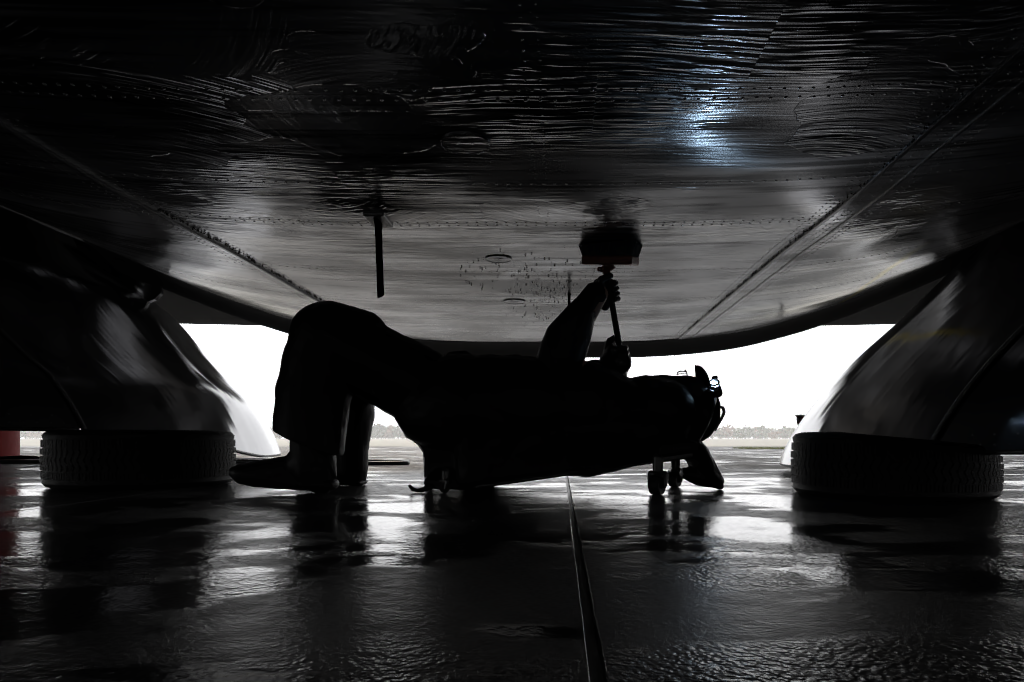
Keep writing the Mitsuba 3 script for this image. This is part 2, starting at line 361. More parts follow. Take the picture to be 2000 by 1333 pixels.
obj('airplane__access_cover', (c_ := cover(-.46, .94, .05)), 'belly_paint', smooth=False, uv=c_.vertices[:, [1, 0]])

# drain mast
def mast(x, y, z1, ch, th, rake):
    z0 = zbelly(np.array(x), np.array(y)) + .01
    P = []
    for t in np.linspace(0, 1, 14):
        z = z0 + (z1 - z0) * t
        k = 1 + 1.3 * max(0, 1 - t * 6) ** 2
        a = np.linspace(0, 2 * np.pi, 25)[:-1]
        P.append(np.c_[x + th * k * np.cos(a) * (1 - .25 * np.sin(a)), y + ch * k * np.sin(a) + rake * t, np.full(24, z) + .012 * np.sin(a) * t])
    m = grid(np.array(P).transpose(1, 0, 2), closed_u=True)
    n = len(m.vertices); top = np.array(P[-1]).mean(0)
    idx = np.arange(24) * 14 + 13
    m = tm(np.vstack([m.vertices, top]), np.vstack([m.faces, [[idx[i], idx[(i + 1) % 24], n] for i in range(24)]]))
    m.fix_normals(); return m
obj('airplane__drain_mast', mast(-.508, 1.90, .578, .030, .006, .03), 'antenna_paint', smooth=40, label='long black drain mast hanging from the belly')
fl = to_tm(rbox((.058, .11, .012), .005)); fl.apply_translation([-.507, 1.90, zbelly(np.array(-.507), np.array(1.9)) - .003])
obj('airplane__drain_mast__flange', fl, 'edge_metal')
obj('airplane__drain_tube', mast(.037, 2.95, .70, .010, .006, 0), 'antenna_paint', smooth=40, label='short thin drain tube behind the raised arm')

# drops hanging from the belly
drops = []
for k in range(260):
    t = rng.random()
    x = -.12 + .10 * rng.normal() + .12 * t * (rng.random() < .5); y = 2.35 + 1.3 * t + .1 * rng.normal()
    drops.append((x, y, rng.uniform(.001, .0028)))
for k in range(60): drops.append((-.13 + .24 * math.cos(k * .052 * 2 + 2.2) + rng.normal() * .022, 2.62 + .28 * math.sin(k * .052 * 2 + 2.2) + rng.normal() * .022, rng.uniform(.0012, .003)))
for k in range(260):
    y = rng.uniform(1.9, 3.3); drops.append((LAPL + .028 + rng.normal() * .006, y, rng.uniform(.001, .003)))
    y = rng.uniform(1.2, 4.0); drops.append((LAPR - .012 + rng.normal() * .004, y, rng.uniform(.001, .0026)))
dp = np.array(drops)
V = dv[None] * np.array([1, 1, 2.2]) * dp[:, 2, None, None] + np.c_[dp[:, :2], zbelly(dp[:, 0], dp[:, 1]) - .003][:, None]
obj('water_drops', tm(V.reshape(-1, 3), (df[None] + (np.arange(len(dp)) * len(dv))[:, None, None]).reshape(-1, 3)), 'black_plastic', smooth=True, kind='stuff', label='dark water drops hanging under the wet belly')

# ------------------------------------------------------------------ wheel fairings on both sides
def profile(points, y0, rx, ry, side):
    """Silhouette points of the photo -> how far in the fairing reaches at each height."""
    zs, cs = [], []
    for x, v in points:
        m_ = (x - PX) / F
        cx = m_ * y0 - side * math.sqrt(rx ** 2 + m_ ** 2 * ry ** 2) * -1 if side > 0 else m_ * y0 - math.sqrt(rx ** 2 + m_ ** 2 * ry ** 2)
        # tangent point on the plan ellipse
        a = (1 / rx ** 2) * m_ ** 2 + 1 / ry ** 2; b = -2 * (cx * m_ / rx ** 2 + y0 / ry ** 2)
        yt = -b / (2 * a)
        zs.append(CAM_H + (PY - v) / F * yt); cs.append(cx)
    o = np.argsort(zs)
    zs, cs = np.array(zs)[o], np.array(cs)[o]
    return PchipInterpolator(np.r_[zs[0] - .12, zs, zs[-1] + .6], np.r_[cs[0] - (cs[1] - cs[0]) * .5, cs, cs[-1] + (cs[-1] - cs[-2]) / (zs[-1] - zs[-2]) * .6])

def shell(cx, y0, rx, ry, side, zbot, ztop, ph0, ph1, off=0.0, thick=.022, nph=120, nz=50):
    """Part of a fairing between plan angles ph0 and ph1; outside, inside and all edges."""
    ph = np.linspace(ph0, ph1, nph); t = np.linspace(0, 1, nz)
    def surf(o):
        y = y0 + (ry + o) * np.sin(ph)
        zb = zbot(y) + .6 * np.clip((ph - 1.55) / .5, 0, 1)
        z = zb[:, None] + t[None] * (ztop - zb[:, None])
        X = cx(z) - side * (rx + o) * np.cos(ph)[:, None]
        return np.stack([X, np.repeat(y[:, None], nz, 1), z], -1)
    O, I = surf(off), surf(off - thick)
    P = np.concatenate([O, I[:, ::-1]], 1)          # out, then in, closed over the bottom edge
    P = np.concatenate([P, P[:, :1]], 1)
    P = np.concatenate([np.repeat(P[:1].mean((0, 1), keepdims=True), P.shape[1], 1) * 0 + np.concatenate([O[:1], O[:1, ::-1], O[:1, :1]], 1), P, np.concatenate([O[-1:], O[-1:, ::-1], O[-1:, :1]], 1)], 0)
    m = grid(P); m.fix_normals()
    uvp = np.r_[ph[0], ph, ph[-1]]
    uv = np.stack([np.repeat(uvp[:, None], P.shape[1], 1), P[..., 2]], -1).reshape(-1, 2)
    return m, uv

def lerp_y(ya, yb, za, zb_):
    def f(y):
        t = np.clip((y - ya) / (yb - ya), 0, 1); t = t * t * (3 - 2 * t)
        return za + (zb_ - za) * t
    return f
def fairing(side, pts, y0, rx, ry, zbot, ztop, yseam, gap, doff):
    cx = profile(pts, y0, rx, ry, side)
    ps = math.asin((yseam - y0) / ry); g = gap / ry
    base = 'airplane__wheel_fairing'
    m, uv = shell(cx, y0, rx, ry, side, zbot, ztop, ps + g, math.pi * .75, nph=170)
    k = obj(base, m, 'pod_paint', smooth=True, uv=uv)
    m, uv = shell(cx, y0, rx, ry, side, zbot, ztop, -math.pi * .6, ps, off=doff, nph=130)
    k2 = obj('airplane__wheel_door', m, 'pod_paint', smooth=True, uv=uv)
    m, uv = shell(cx, y0, rx, ry, side, lambda y: zbot(y) + .004, ztop, ps - .05, ps + g + .05, off=-.03, thick=.01, nph=20)
    obj(k2 + '__seam_channel', m, 'dark_gap', smooth=False)
    # bright trim along the seam and a rubber seal round the fairing's lower edge
    a0 = ps + g; y = y0 + ry * math.sin(a0); zz_ = np.linspace(float(zbot(np.array(y))) + .005, 1.2, 60)
    obj(k + '__seam_trim', tube(np.c_[cx(zz_) - side * (rx + .002) * math.cos(a0), np.full(60, y), zz_], .006, 8), 'edge_metal')
    ph = np.linspace(ps + g + .01, 1.5, 90); y = y0 + (ry - .01) * np.sin(ph); z = zbot(y)
    obj(k + '__rubber_seal', tube(np.c_[cx(z) - side * (rx - .01) * np.cos(ph), y, z - .003], .010, 8), 'black_plastic')
    # riveted bottom strip of the near door
    ph = np.linspace(-1.2, ps - .01, 90); y = y0 + (ry + doff) * np.sin(ph); z = zbot(y)
    X = cx(z) - side * (rx + doff) * np.cos(ph)
    obj(k2 + '__rubber_seal', tube(np.c_[X, y, z], .007, 8), 'black_plastic')
    V = []
    for hz in (.022, .05):
        for a in np.arange(-1.2, ps - .02, .022 if hz < .03 else .035):
            yy = y0 + (ry + doff) * np.sin(a); z_ = zbot(np.array(yy)) + hz; V.append((cx(z_) - side * (rx + doff) * np.cos(a), yy, z_))
    V = np.array(V)
    vv = trimesh.creation.icosphere(1).vertices * .0032
    obj(k2 + '__rivets', tm((vv[None] + V[:, None]).reshape(-1, 3), (df[None] + (np.arange(len(V)) * len(vv))[:, None, None]).reshape(-1, 3)), 'rivet_paint', smooth=True, kind='stuff')
    return k, k2
LP = [(551, 890), (531, 842), (497, 789), (458, 755), (414, 711), (349, 638), (273, 584), (195, 525), (112, 455)]
k, k2 = fairing(-1, LP, 3.3, 1.6, 2.0, lerp_y(2.55, 3.7, .207, .085), 1.45, 2.47, .022, .004)
labels[k] = dict(label='left wheel fairing with a white lit far edge')
RP = [(1521, 908), (1532, 877), (1547, 850), (1573, 811), (1602, 776), (1640, 737), (1672, 707), (1737, 653), (1812, 586), (1905, 507), (1984, 451)]
k, k2 = fairing(1, RP, 2.75, 1.5, 1.9, lerp_y(1.7, 3.2, .14, .055), 1.45, 2.05, .05, .02)
labels[k] = dict(label='right wheel fairing with a white lit far edge')

# the next fairings of each row, standing ahead of these (they shade the place from that side)
for side, pts, y0, rx in ((-1, LP, -1.55, 1.6), (1, RP, -1.55, 1.5), (-1, LP, -5.9, 1.6), (1, RP, -5.9, 1.5)):
    cx = profile(pts, 3.3 if side < 0 else 2.75, rx, 2.0, side)
    m, uv = shell(cx, y0, rx, 1.85, side, lerp_y(-9, -8, .14, .14), 1.45, -math.pi * .75, math.pi * .75, nph=60, nz=16)
    obj('airplane__wheel_fairing', m, 'pod_paint', smooth=True, uv=uv)

# small rounded door panel behind the left fairing
from shapely.geometry import Polygon
poly = [W(x, v, 3.75) for x, v in [(150, 463), (238, 494), (300, 540), (317, 560), (316, 574), (306, 584), (290, 590), (255, 570), (170, 500)]]
pg = Polygon([(p[0], p[2]) for p in poly]).buffer(.02).buffer(-.01)
m = trimesh.creation.extrude_polygon(pg, .03, engine='earcut')
m.apply_transform(np.array([[1, 0, 0, 0], [0, 0, 1, 3.72], [0, 1, 0, 0], [0, 0, 0, 1]], float)); m.fix_normals()
obj('airplane__door_panel', m, 'pod_paint', smooth=30, uv=None, label='small rounded panel behind the left wheel fairing')

# ------------------------------------------------------------------ tyres lying flat under the fairings
def tyre(name, C, R, Wd, lab, sag=None, rot=0.0):
    a = np.linspace(0, 2 * np.pi, 121)[:-1]
    h = Wd / 2
    tr = h * .66
    prof = [(R * .62, -h * .55), (R * .66, -h * .80), (R * .78, -h * .99), (R * .88, -h), (R * .945, -h * .95), (R * .982, -h * .82), (R - .010, -tr)]
    gs = [-.60, -.22, .22, .60]
    prof += [(R - .009, g * tr + e) for g in gs for e in (-.003, .003)]
    prof += [(r, -z) for r, z in prof[:7][::-1]]
    inner = [(R * .66, h * .5), (R * .80, h * .7), (R * .93, h * .45), (R * .93, -h * .45), (R * .80, -h * .7), (R * .66, -h * .5)]
    P = np.array([[(r * np.cos(t), r * np.sin(t), z) for r, z in prof + inner + [prof[0]]] for t in a])
    car = grid(P, closed_u=True); car.fix_normals()
    blocks = []
    N = 84
    bands = [(-1.0, -.63), (-.55, -.24), (-.16, .16), (.24, .55), (.63, 1.0)]
    for bi, (b0, b1) in enumerate(bands):
        edge = bi in (0, 4)
        for i in range(N):
            t0 = i * 2 * np.pi / N
            w = 2 * np.pi / N * (.80 if edge else .93)
            sk = 0 if edge else (.5 if bi % 2 else -.5) * 1.2 * np.pi / N
            halves = [(0, 1)] if edge else [(0, .5), (.5, 1)]
            for hi, (u0, u1) in enumerate(halves):
                z0, z1 = (b0 + (b1 - b0) * u0) * tr, (b0 + (b1 - b0) * u1) * tr
                s0, s1 = sk * (1 if hi == 0 else -1) * (0 if hi == 0 else 1), sk * (1 if hi == 0 else 0)
                if hi == 1: s0, s1 = sk, 0
                wz = w * (.5 if edge else .92)
                q = []
                for rad in (R - .012, R - .001 * (1 if not edge else 3)):
                    k_ = 1 if rad < R - .005 else .9
                    for tt, zc in ((t0 + s0, z0), (t0 + s0 + wz * k_, z0), (t0 + s1 + wz * k_, z1), (t0 + s1, z1)):
                        q.append((rad * np.cos(tt), rad * np.sin(tt), zc))
                blocks.append(q)
            if edge:
                q = []
                for rad in (R - .012, R - .003):
                    for tt, zc in ((t0 + w * .56, b0 * tr), (t0 + w * 1.02, b0 * tr), (t0 + w * 1.02, b1 * tr), (t0 + w * .56, b1 * tr)):
                        q.append((rad * np.cos(tt), rad * np.sin(tt), zc))
                blocks.append(q)
    bf = np.array([[0, 2, 1], [0, 3, 2], [4, 5, 6], [4, 6, 7], [0, 1, 5], [0, 5, 4], [1, 2, 6], [1, 6, 5], [2, 3, 7], [2, 7, 6], [3, 0, 4], [3, 4, 7]])
    bl = np.array(blocks)
    tread = tm(bl.reshape(-1, 3), (bf[None] + (np.arange(len(bl)) * 8)[:, None, None]).reshape(-1, 3))
    Rz = trimesh.transformations.rotation_matrix(rot, [0, 0, 1])
    out = []
    for m in (car, tread):
        m.apply_transform(Rz)
        v = m.vertices.copy(); v[:, 2] += h
        if sag: v[:, 2] *= 1 - sag[0] * np.clip((v[:, 0] - sag[1]) / (R - sag[1]), 0, 1) ** .8
        m.vertices = v + C
    k = obj(name, car, 'tyre_rubber', smooth=35, category='tyre', group='tyres laid flat under the fairings', **lab)
    obj(k + '__tread', tread, 'tyre_rubber', smooth=False, kind='stuff', label='blocky moulded tread around the tyre')
tyre('tyre', np.array([-1.575, 2.58, 0]), .315, .205, dict(label='black tyre lying flat under the left wheel fairing'))
tyre('tyre', np.array([1.04, 2.15, 0]), .30, .195, dict(label='black tyre lying flat under the right wheel fairing'), sag=(.26, -.22), rot=.3)

# ------------------------------------------------------------------ the mechanic
# body: one skin, head to feet, under the wet clothes
skel = []
skel += chain(B(1330, 802, 2.36, 56), B(1270, 790, 2.36, 34), B(1230, 795, 2.36, 34), B(1150, 800, 2.36, 60), B(1020, 800, 2.36, 70), B(850, 780, 2.36, 70))
skel += [hull(B(1318, 760, 2.36, 22), B(1275, 775, 2.36, 26), B(1330, 800, 2.36, 50))]
skel += [hull(B(1305, 752, 2.36, 9), B(1322, 745, 2.36, 6), B(1318, 765, 2.36, 12))]               # nose
for dd in (2.24, 2.48):
    skel += [hull(B(1345, 815, dd, 8), B(1352, 800, dd, 7), B(1338, 800, 2.36, 20))]                # ears
skel += chain(B(1150, 790, 2.2, 45), B(1100, 690, 2.2, 26), B(1170, 575, 2.2, 18))
skel += chain(B(1150, 790, 2.52, 45), B(1160, 745, 2.5, 26), B(1205, 715, 2.42, 18))
skel += chain(B(840, 770, 2.26, 58), B(645, 655, 2.22, 44), B(612, 900, 2.2, 22)) + chain(B(840, 770, 2.46, 58), B(655, 680, 2.52, 40), B(692, 900, 2.54, 18))
obj('person__body', soft(union(skel), .014, 8), 'skin', smooth=True)
labels['person'] = dict(label='mechanic in black wet-weather clothes lying on a creeper, knees up, scrubbing the belly', category='person')

# jacket
j = []
for dd in (2.24, 2.47):
    j += chain(B(1235, 800, dd, 50), B(1150, 792, dd, 86), B(1010, 795, dd, 94), B(900, 790, dd, 96), B(845, 800, dd, 74))
j += [hull(B(1235, 800, 2.24, 52), B(1235, 800, 2.47, 52), B(1150, 792, 2.24, 84), B(1150, 792, 2.47, 84)),
      hull(*[B(x, v, dd, r) for dd in (2.24, 2.47) for x, v, r in ((1150, 792, 84), (1010, 790, 94))]),
      hull(*[B(x, v, dd, r) for dd in (2.24, 2.47) for x, v, r in ((1010, 790, 94), (900, 785, 94))]),
      hull(*[B(x, v, dd, r) for dd in (2.24, 2.47) for x, v, r in ((900, 785, 94), (850, 800, 76))])]
j += [hull(B(905, 705, 2.3, 22), B(880, 706, 2.3, 20), B(890, 760, 2.3, 40))]                       # folds over the belt
j += [hull(B(1010, 714, 2.3, 22), B(960, 720, 2.3, 22), B(985, 760, 2.3, 40))]
j += [hull(B(1155, 722, 2.42, 20), B(1172, 724, 2.42, 22), B(1165, 790, 2.4, 50))]
# tail of the jacket hanging to the ground
j += [hull(*[B(x, v, dd, r) for dd in (2.26, 2.44) for x, v, r in ((815, 850, 9), (920, 830, 30), (835, 880, 10), (920, 900, 20))]),
      hull(*[B(x, v, dd, r) for dd in (2.26, 2.44) for x, v, r in ((838, 880, 12), (838, 935, 9), (920, 900, 20), (910, 945, 8))])]
j += [hull(B(835, 940, 2.22, 9), B(834, 948, 2.22, 8), B(905, 948, 2.22, 9), B(900, 900, 2.3, 20))]
# hem and padding bulging under the deck
j += [hull(*[B(x, v, dd, r) for dd in (2.24, 2.42) for x, v, r in ((1100, 905, 24), (1150, 912, 22), (1225, 890, 24), (1000, 880, 30))])]
j += [hull(*[B(x, v, dd, r) for dd in (2.19, 2.48) for x, v, r in ((915, 930, 22), (1090, 908, 22), (1090, 830, 50), (930, 830, 50))]),
      hull(*[B(x, v, dd, r) for dd in (2.19, 2.48) for x, v, r in ((1090, 908, 20), (1265, 890, 16), (1265, 840, 40), (1090, 830, 50))])]
j += chain(B(801, 950, 2.2, 3), B(806, 957, 2.2, 4), B(822, 959, 2.2, 5), B(840, 952, 2.2, 8))
# shoulders and collar towards the head
j += [hull(*[B(x, v, dd, r) for dd in (2.26, 2.46) for x, v, r in ((1262, 783, 50), (1215, 800, 55), (1298, 800, 60), (1300, 840, 50))])]
j += [hull(*[B(x, v, dd, r) for dd in (2.26, 2.46) for x, v, r in ((1150, 830, 60), (1300, 850, 40), (1345, 870, 24), (1250, 880, 24))])]
# hood hanging from the collar beyond the head rest
j += chain(B(1335, 860, 2.34, 26, 2.6), B(1362, 890, 2.34, 24, 2.6), B(1378, 922, 2.34, 24, 2.2), B(1402, 940, 2.34, 14, 1.8))
j += chain(B(1340, 925, 2.34, 14, 2.2), B(1368, 932, 2.34, 20, 2.2), B(1408, 950, 2.34, 8, 1.6))
# near sleeve, raised
j += chain(B(1095, 770, 2.2, 58), B(1094, 700, 2.2, 46), B(1101, 662, 2.2, 40), B(1125, 624, 2.2, 31), B(1150, 592, 2.2, 27), B(1163, 575, 2.2, 25))
j += [hull(B(1084, 642, 2.2, 8), B(1098, 628, 2.2, 14), B(1130, 640, 2.2, 20), B(1158, 622, 2.2, 7), B(1120, 600, 2.2, 12))]   # loose cuff of the oversleeve
# far sleeve
j += chain(B(1150, 780, 2.5, 60), B(1175, 755, 2.46, 40), B(1206, 722, 2.42, 22))
J = union(j)
obj('person__jacket', soft(J, .011, 9, .012, 13, 3), 'wet_oilskin', smooth=True, label='black wet jacket with its tail hanging to the ground')

# loose storm cuff of the near sleeve, ending in a clean hem
hc, hd = W(1119, 627, 2.2), W(1163, 612, 2.2) - W(1075, 642, 2.2)
hem = [(hc + hd * .5 * math.cos(q) + np.array([0, .068, 0]) * math.sin(q), .004) for q in np.linspace(0, 2 * np.pi, 25)[:-1]]
cuffm = to_tm(m3.Manifold.hull_points(np.vstack([B(1096, 700, 2.2, 46)[0] + ICO * np.asarray(B(1096, 700, 2.2, 46)[1])] + [c + ICO * r for c, r in hem])).refine_to_length(.012))
cuffm.vertices += cuffm.vertex_normals * ((meshkit.fbm(cuffm.vertices * 22, 3, 8) - .5) * .010)[:, None]
obj('person__sleeve_cuff', cuffm, 'wet_oilskin', smooth=40)

# trousers
t = []
t += chain(B(850, 770, 2.26, 76), B(820, 755, 2.26, 76), B(645, 665, 2.2, 77), B(612, 770, 2.2, 71), B(601, 900, 2.2, 68))
t += [hull(B(645, 665, 2.2, 77), B(700, 665, 2.21, 62), B(700, 700, 2.21, 50))]
t += chain(B(850, 770, 2.46, 72), B(665, 690, 2.52, 62), B(686, 800, 2.54, 46), B(678, 900, 2.55, 38))
t += [hull(*[B(850, 775, dd, 68) for dd in (2.26, 2.46)], *[B(800, 765, dd, 52) for dd in (2.26, 2.46)])]
Tm = union(t)
# cut the trouser legs off at the cuffs
a, b = W(528, 838, 2.2), W(575, 856, 2.2)
dirv = (b - a) / np.linalg.norm(b - a); nrm = np.cross(dirv, [0, 1, 0]); nrm = nrm if nrm[2] > 0 else -nrm
Tm = Tm.trim_by_plane(nrm.tolist(), float(np.dot(nrm, a)))
cut = to_tm(Tm.refine_to_length(.011))
top = cut.vertices.copy()
trimesh.smoothing.filter_taubin(cut, iterations=7)
cut.vertices += cut.vertex_normals * ((np.abs(meshkit.fbm(cut.vertices * [12, 12, 9], 3, 11) - .5) * 2 - .35) * .010)[:, None]
obj('person__trousers', cut, 'wet_oilskin', smooth=40, label='wide black waterproof trousers with open cuffs')

# boots
def boot(pts, sole):
    return soft(union(pts), .009, 6, .003, 25, 4)
d0 = 2.2
nb = chain(B(612, 830, d0, 44), B(611, 880, d0, 43), B(612, 915, d0, 42), B(628, 940, d0, 26))
nb += [hull(B(612, 900, d0, 44), B(585, 900, d0, 26), B(560, 922, d0, 22), B(632, 946, d0, 14), B(585, 944, d0, 14), B(650, 930, d0, 8))]
nb += [hull(B(562, 918, d0, 28, 1.2), B(520, 927, d0, 25, 1.4), B(478, 925, d0, 21, 1.5), B(590, 944, d0, 13, 2)), hull(B(520, 929, d0, 24, 1.4), B(478, 926, d0, 21, 1.5), B(463, 923, d0, 14, 1.6), B(505, 940, d0, 13, 2.2), B(585, 946, d0, 12, 2.4))]
k = obj('person__boot', boot(nb, 0), 'boot_rubber', smooth=True)
obj(k + '__sole', soft(union([hull(B(500, 946, d0, 5, 5), B(585, 951, d0, 5, 7), B(470, 938, d0, 5, 5)), hull(B(585, 951, d0, 5, 7), B(600, 953, d0, 5, 7)), hull(B(600, 944, d0, 13, 2.4), B(648, 946, d0, 12, 2.4))]), .01, 2), 'boot_rubber', smooth=30)
d1 = 2.54
fb = chain(B(688, 800, d1, 38), B(684, 870, d1, 35), B(686, 915, d1, 32), B(695, 932, d1, 21)) + [hull(B(690, 915, d1, 26), B(640, 932, d1, 14, 2), B(590, 934, d1, 10, 3), B(702, 938, d1, 10, 2))]
k = obj('person__boot', boot(fb, 0), 'boot_rubber', smooth=True)
obj(k + '__sole', soft(union([hull(B(590, 942, d1, 5, 5), B(650, 944, d1, 5, 6)), hull(B(655, 942, d1, 6, 5), B(708, 942, d1, 6, 5))]), .01, 2), 'boot_rubber', smooth=30)

# gloves: palm, four fingers closed round the pole, thumb
def glove(c, ax, palm, R, flip=1, thumb_up=.0):
    """c: centre on the pole, ax: pole direction (up), palm: direction from pole to the palm, R: pole radius."""
    ax = np.asarray(ax, float) / np.linalg.norm(ax)
    pl = np.asarray(palm, float); pl -= ax * np.dot(pl, ax); pl /= np.linalg.norm(pl)
    sd = np.cross(ax, pl) * flip
    r0 = .0105
    parts = [hull(*[(c + pl * (R + .018) + ax * a + sd * s, .0155) for a in (-.036, .036) for s in (-.012, .02)], (c + pl * (R + .045) + ax * 0.0, .02))]
    for i, a in enumerate((.036, .0125, -.0115, -.034)):
        ln = (1.0, 1.08, 1.02, .86)[i]
        pts = []
        for q, th in enumerate(np.radians([20, 75, 135, 195, 245]) * (.96 + .04 * ln)):
            rad = R + r0 + (.006 if q == 0 else 0) + (.002 if q in (1, 3) else 0)
            pts.append((c + ax * (a + .002 * q * (i - 1.5)) + (pl * math.cos(th) + sd * math.sin(th)) * rad, r0 * (1.1 - .06 * q) * (1 if i < 3 else .9)))
        parts += [hull(u, v_) for u, v_ in zip(pts, pts[1:])]
    tp = [(c + pl * (R + .030) + ax * .03 - sd * .008, .014), (c + pl * (R + .016) + ax * (.052 + thumb_up * .5) - sd * .018, .012), (c - pl * .004 + ax * (.056 + thumb_up) - sd * (R + .010), .0105)]
    parts += [hull(u, v_) for u, v_ in zip(tp, tp[1:])]
    return parts
p_top, p_bot = W(1181, 512, 2.2), W(1216, 715, 2.33)
pole_ax = (p_top - p_bot) / np.linalg.norm(p_top - p_bot)
def on_pole(v):
    t_ = (v - 715) / (512 - 715); return p_bot + (p_top - p_bot) * t_
h1 = on_pole(570)
g1 = glove(h1, pole_ax, [-1, -.25, -.1], .0105, flip=-1)
wr = W(1160, 580, 2.2)
g1 += [hull((h1 + np.array([-.05, -.01, -.005]), .027), (wr, .034)), hull((wr, .034), (wr + (W(1120, 630, 2.2) - wr) * .4, .040))]
obj('person__glove', soft(union(g1), .005, 5), 'glove_rubber', smooth=True, label='black glove of the raised hand gripping the pole near the brush')
h2 = on_pole(697)
g2 = glove(h2, pole_ax, [-.3, .2, -.6], .0105, flip=1, thumb_up=.012)
g2 += [hull((h2 + np.array([-.012, .02, -.03]), .034), (W(1206, 730, 2.42), .036)), hull((h2 + np.array([0, .0, -.02]), .036), (h2 + np.array([.005, .03, .005]), .03))]
obj('person__glove', soft(union(g2), .005, 5), 'glove_rubber', smooth=True, label='black glove of the other hand at the pole bottom')

# cap with its peak pointing up, glasses
dh = 2.36
capm = hull(B(1338, 802, dh, 69), B(1352, 790, dh, 52), B(1350, 815, dh, 53)) + hull(B(1290, 790, dh, 58), B(1338, 802, dh, 66))
capk = obj('person__cap', soft(capm, .010, 4, .004, 20, 6), 'cap_cloth', smooth=True, label='black cap with its peak pointing up')
c0 = W(1362, 765, dh)
P = []
for u in np.linspace(-1, 1, 25):
    rowp = []
    for s in np.linspace(0, 1, 14):
        wv = .072 * max(0, 1 - max(0, (s - .1) / .9) ** 3.2) ** .5; uu = u * wv / .072
        rowp.append(c0 + np.array([.004 + .026 * (uu * uu - .45) + .006 * math.sin(s * 2.5), u * wv, .092 * s - .012 * uu * uu]))
    P.append(rowp)
P = np.array(P); nrm_ = np.array([.004, 0, 0])
Pf = np.concatenate([P - nrm_, (P + nrm_)[:, ::-1]], 1); Pf = np.concatenate([Pf, Pf[:, :1]], 1)
m = grid(Pf); m.fix_normals()
obj(capk + '__peak', m, 'cap_cloth', smooth=40)
loop = [W(x, v, dh) for x, v in [(1404, 822), (1402, 797), (1410, 796), (1414, 805), (1409, 818), (1400, 833), (1396, 842)]]
tt = np.linspace(0, 1, len(loop)); ti = np.linspace(0, 1, 30)
lp = np.c_[[PchipInterpolator(tt, np.array(loop)[:, q])(ti) for q in range(3)]].T
obj(capk + '__strap', cat([tube(lp + np.array([0, dy, 0]), .0045, 8) for dy in (-.006, 0, .006)]), 'black_plastic', smooth=30)
def arc(pts, r, n=24):
    tt = np.linspace(0, 1, len(pts)); ti = np.linspace(0, 1, n); pts = np.array(pts)
    return tube(np.c_[[PchipInterpolator(tt, pts[:, q])(ti) for q in range(3)]].T, r, 8)
gl = []
for dd in (2.30, 2.42):
    gl.append(arc([W(1322, 733, dd), W(1325, 727, dd), W(1332, 725.5, dd), W(1341, 727, dd), W(1342, 736, dd)], .0024))
    gl.append(arc([W(1322, 733, dd), W(1330, 730.5, dd), W(1342, 731, dd)], .0018))
gl.append(arc([W(1339, 725, 2.30), W(1339, 723.5, 2.36), W(1339, 725, 2.42)], .003))
glk = obj('person__glasses', cat(gl), 'black_plastic', smooth=30, label='glasses pushed up on the brow')

# headlamp (lit) on the cap
L0 = W(1395, 750, 2.30); ln_ = np.array([-.20, -.62, .76]); ln_ /= np.linalg.norm(ln_)
b0 = L0 - ln_ * .001
back = W(1402, 768, 2.30)
house = union([hull(*[(L0 + (np.cross(ln_, [1, 0, 0]) / np.linalg.norm(np.cross(ln_, [1, 0, 0])) * math.sin(q) + np.array([1, 0, 0]) * math.cos(q)) * .0175 - ln_ * .004, .002) for q in np.linspace(0, 2 * np.pi, 17)], (back, .016))])
hk = obj('headlamp', to_tm(house), 'black_plastic', smooth=40, category='headlamp', label='lit headlamp with a pale bluish lens on the front of the cap')
cutter = None
a = np.linspace(0, 2 * np.pi, 33)[:-1]
M = frame(L0 + ln_ * .0005, [1, 0, 0], ln_)
lens = trimesh.creation.cylinder(radius=.0125, height=.004, sections=32); lens.apply_transform(M)
scene['headlamp__lens'] = {**mikit.ply(lens, 'black_plastic', smooth=30), 'emitter': {'type': 'area', 'radiance': {'type': 'rgb', 'value': [11.5, 16.5, 22]}}}
rim = []
for q in a: rim.append((M @ np.array([.0155 * math.cos(q), .0155 * math.sin(q), .0045, 1]))[:3])
obj('headlamp__bezel', tube(np.array(rim + rim[:2]), .0036, 8, cap=False), 'black_plastic', smooth=40)
obj('headlamp__switch', to_tm(hull((W(1394, 739, 2.29), .007), (W(1398, 738, 2.29), .007), (W(1397, 745, 2.3), .008))), 'black_plastic', smooth=40)
obj('headlamp__bracket', to_tm(hull((W(1384, 765, 2.28), .009), (W(1392, 768, 2.28), .008), (W(1390, 778, 2.32), .012))), 'black_plastic', smooth=40)
st = [W(1390, 770, 2.36 - .0) + np.array([0, -.125 * math.cos(q), .0]) + (W(1352, 868, 2.36) - W(1390, 770, 2.36)) * (.5 - .5 * math.sin(q)) for q in np.linspace(-np.pi / 2, np.pi * 1.5, 49)]
obj('headlamp__strap', tube(np.array(st), .006, 6, cap=False), 'black_plastic', smooth=30)

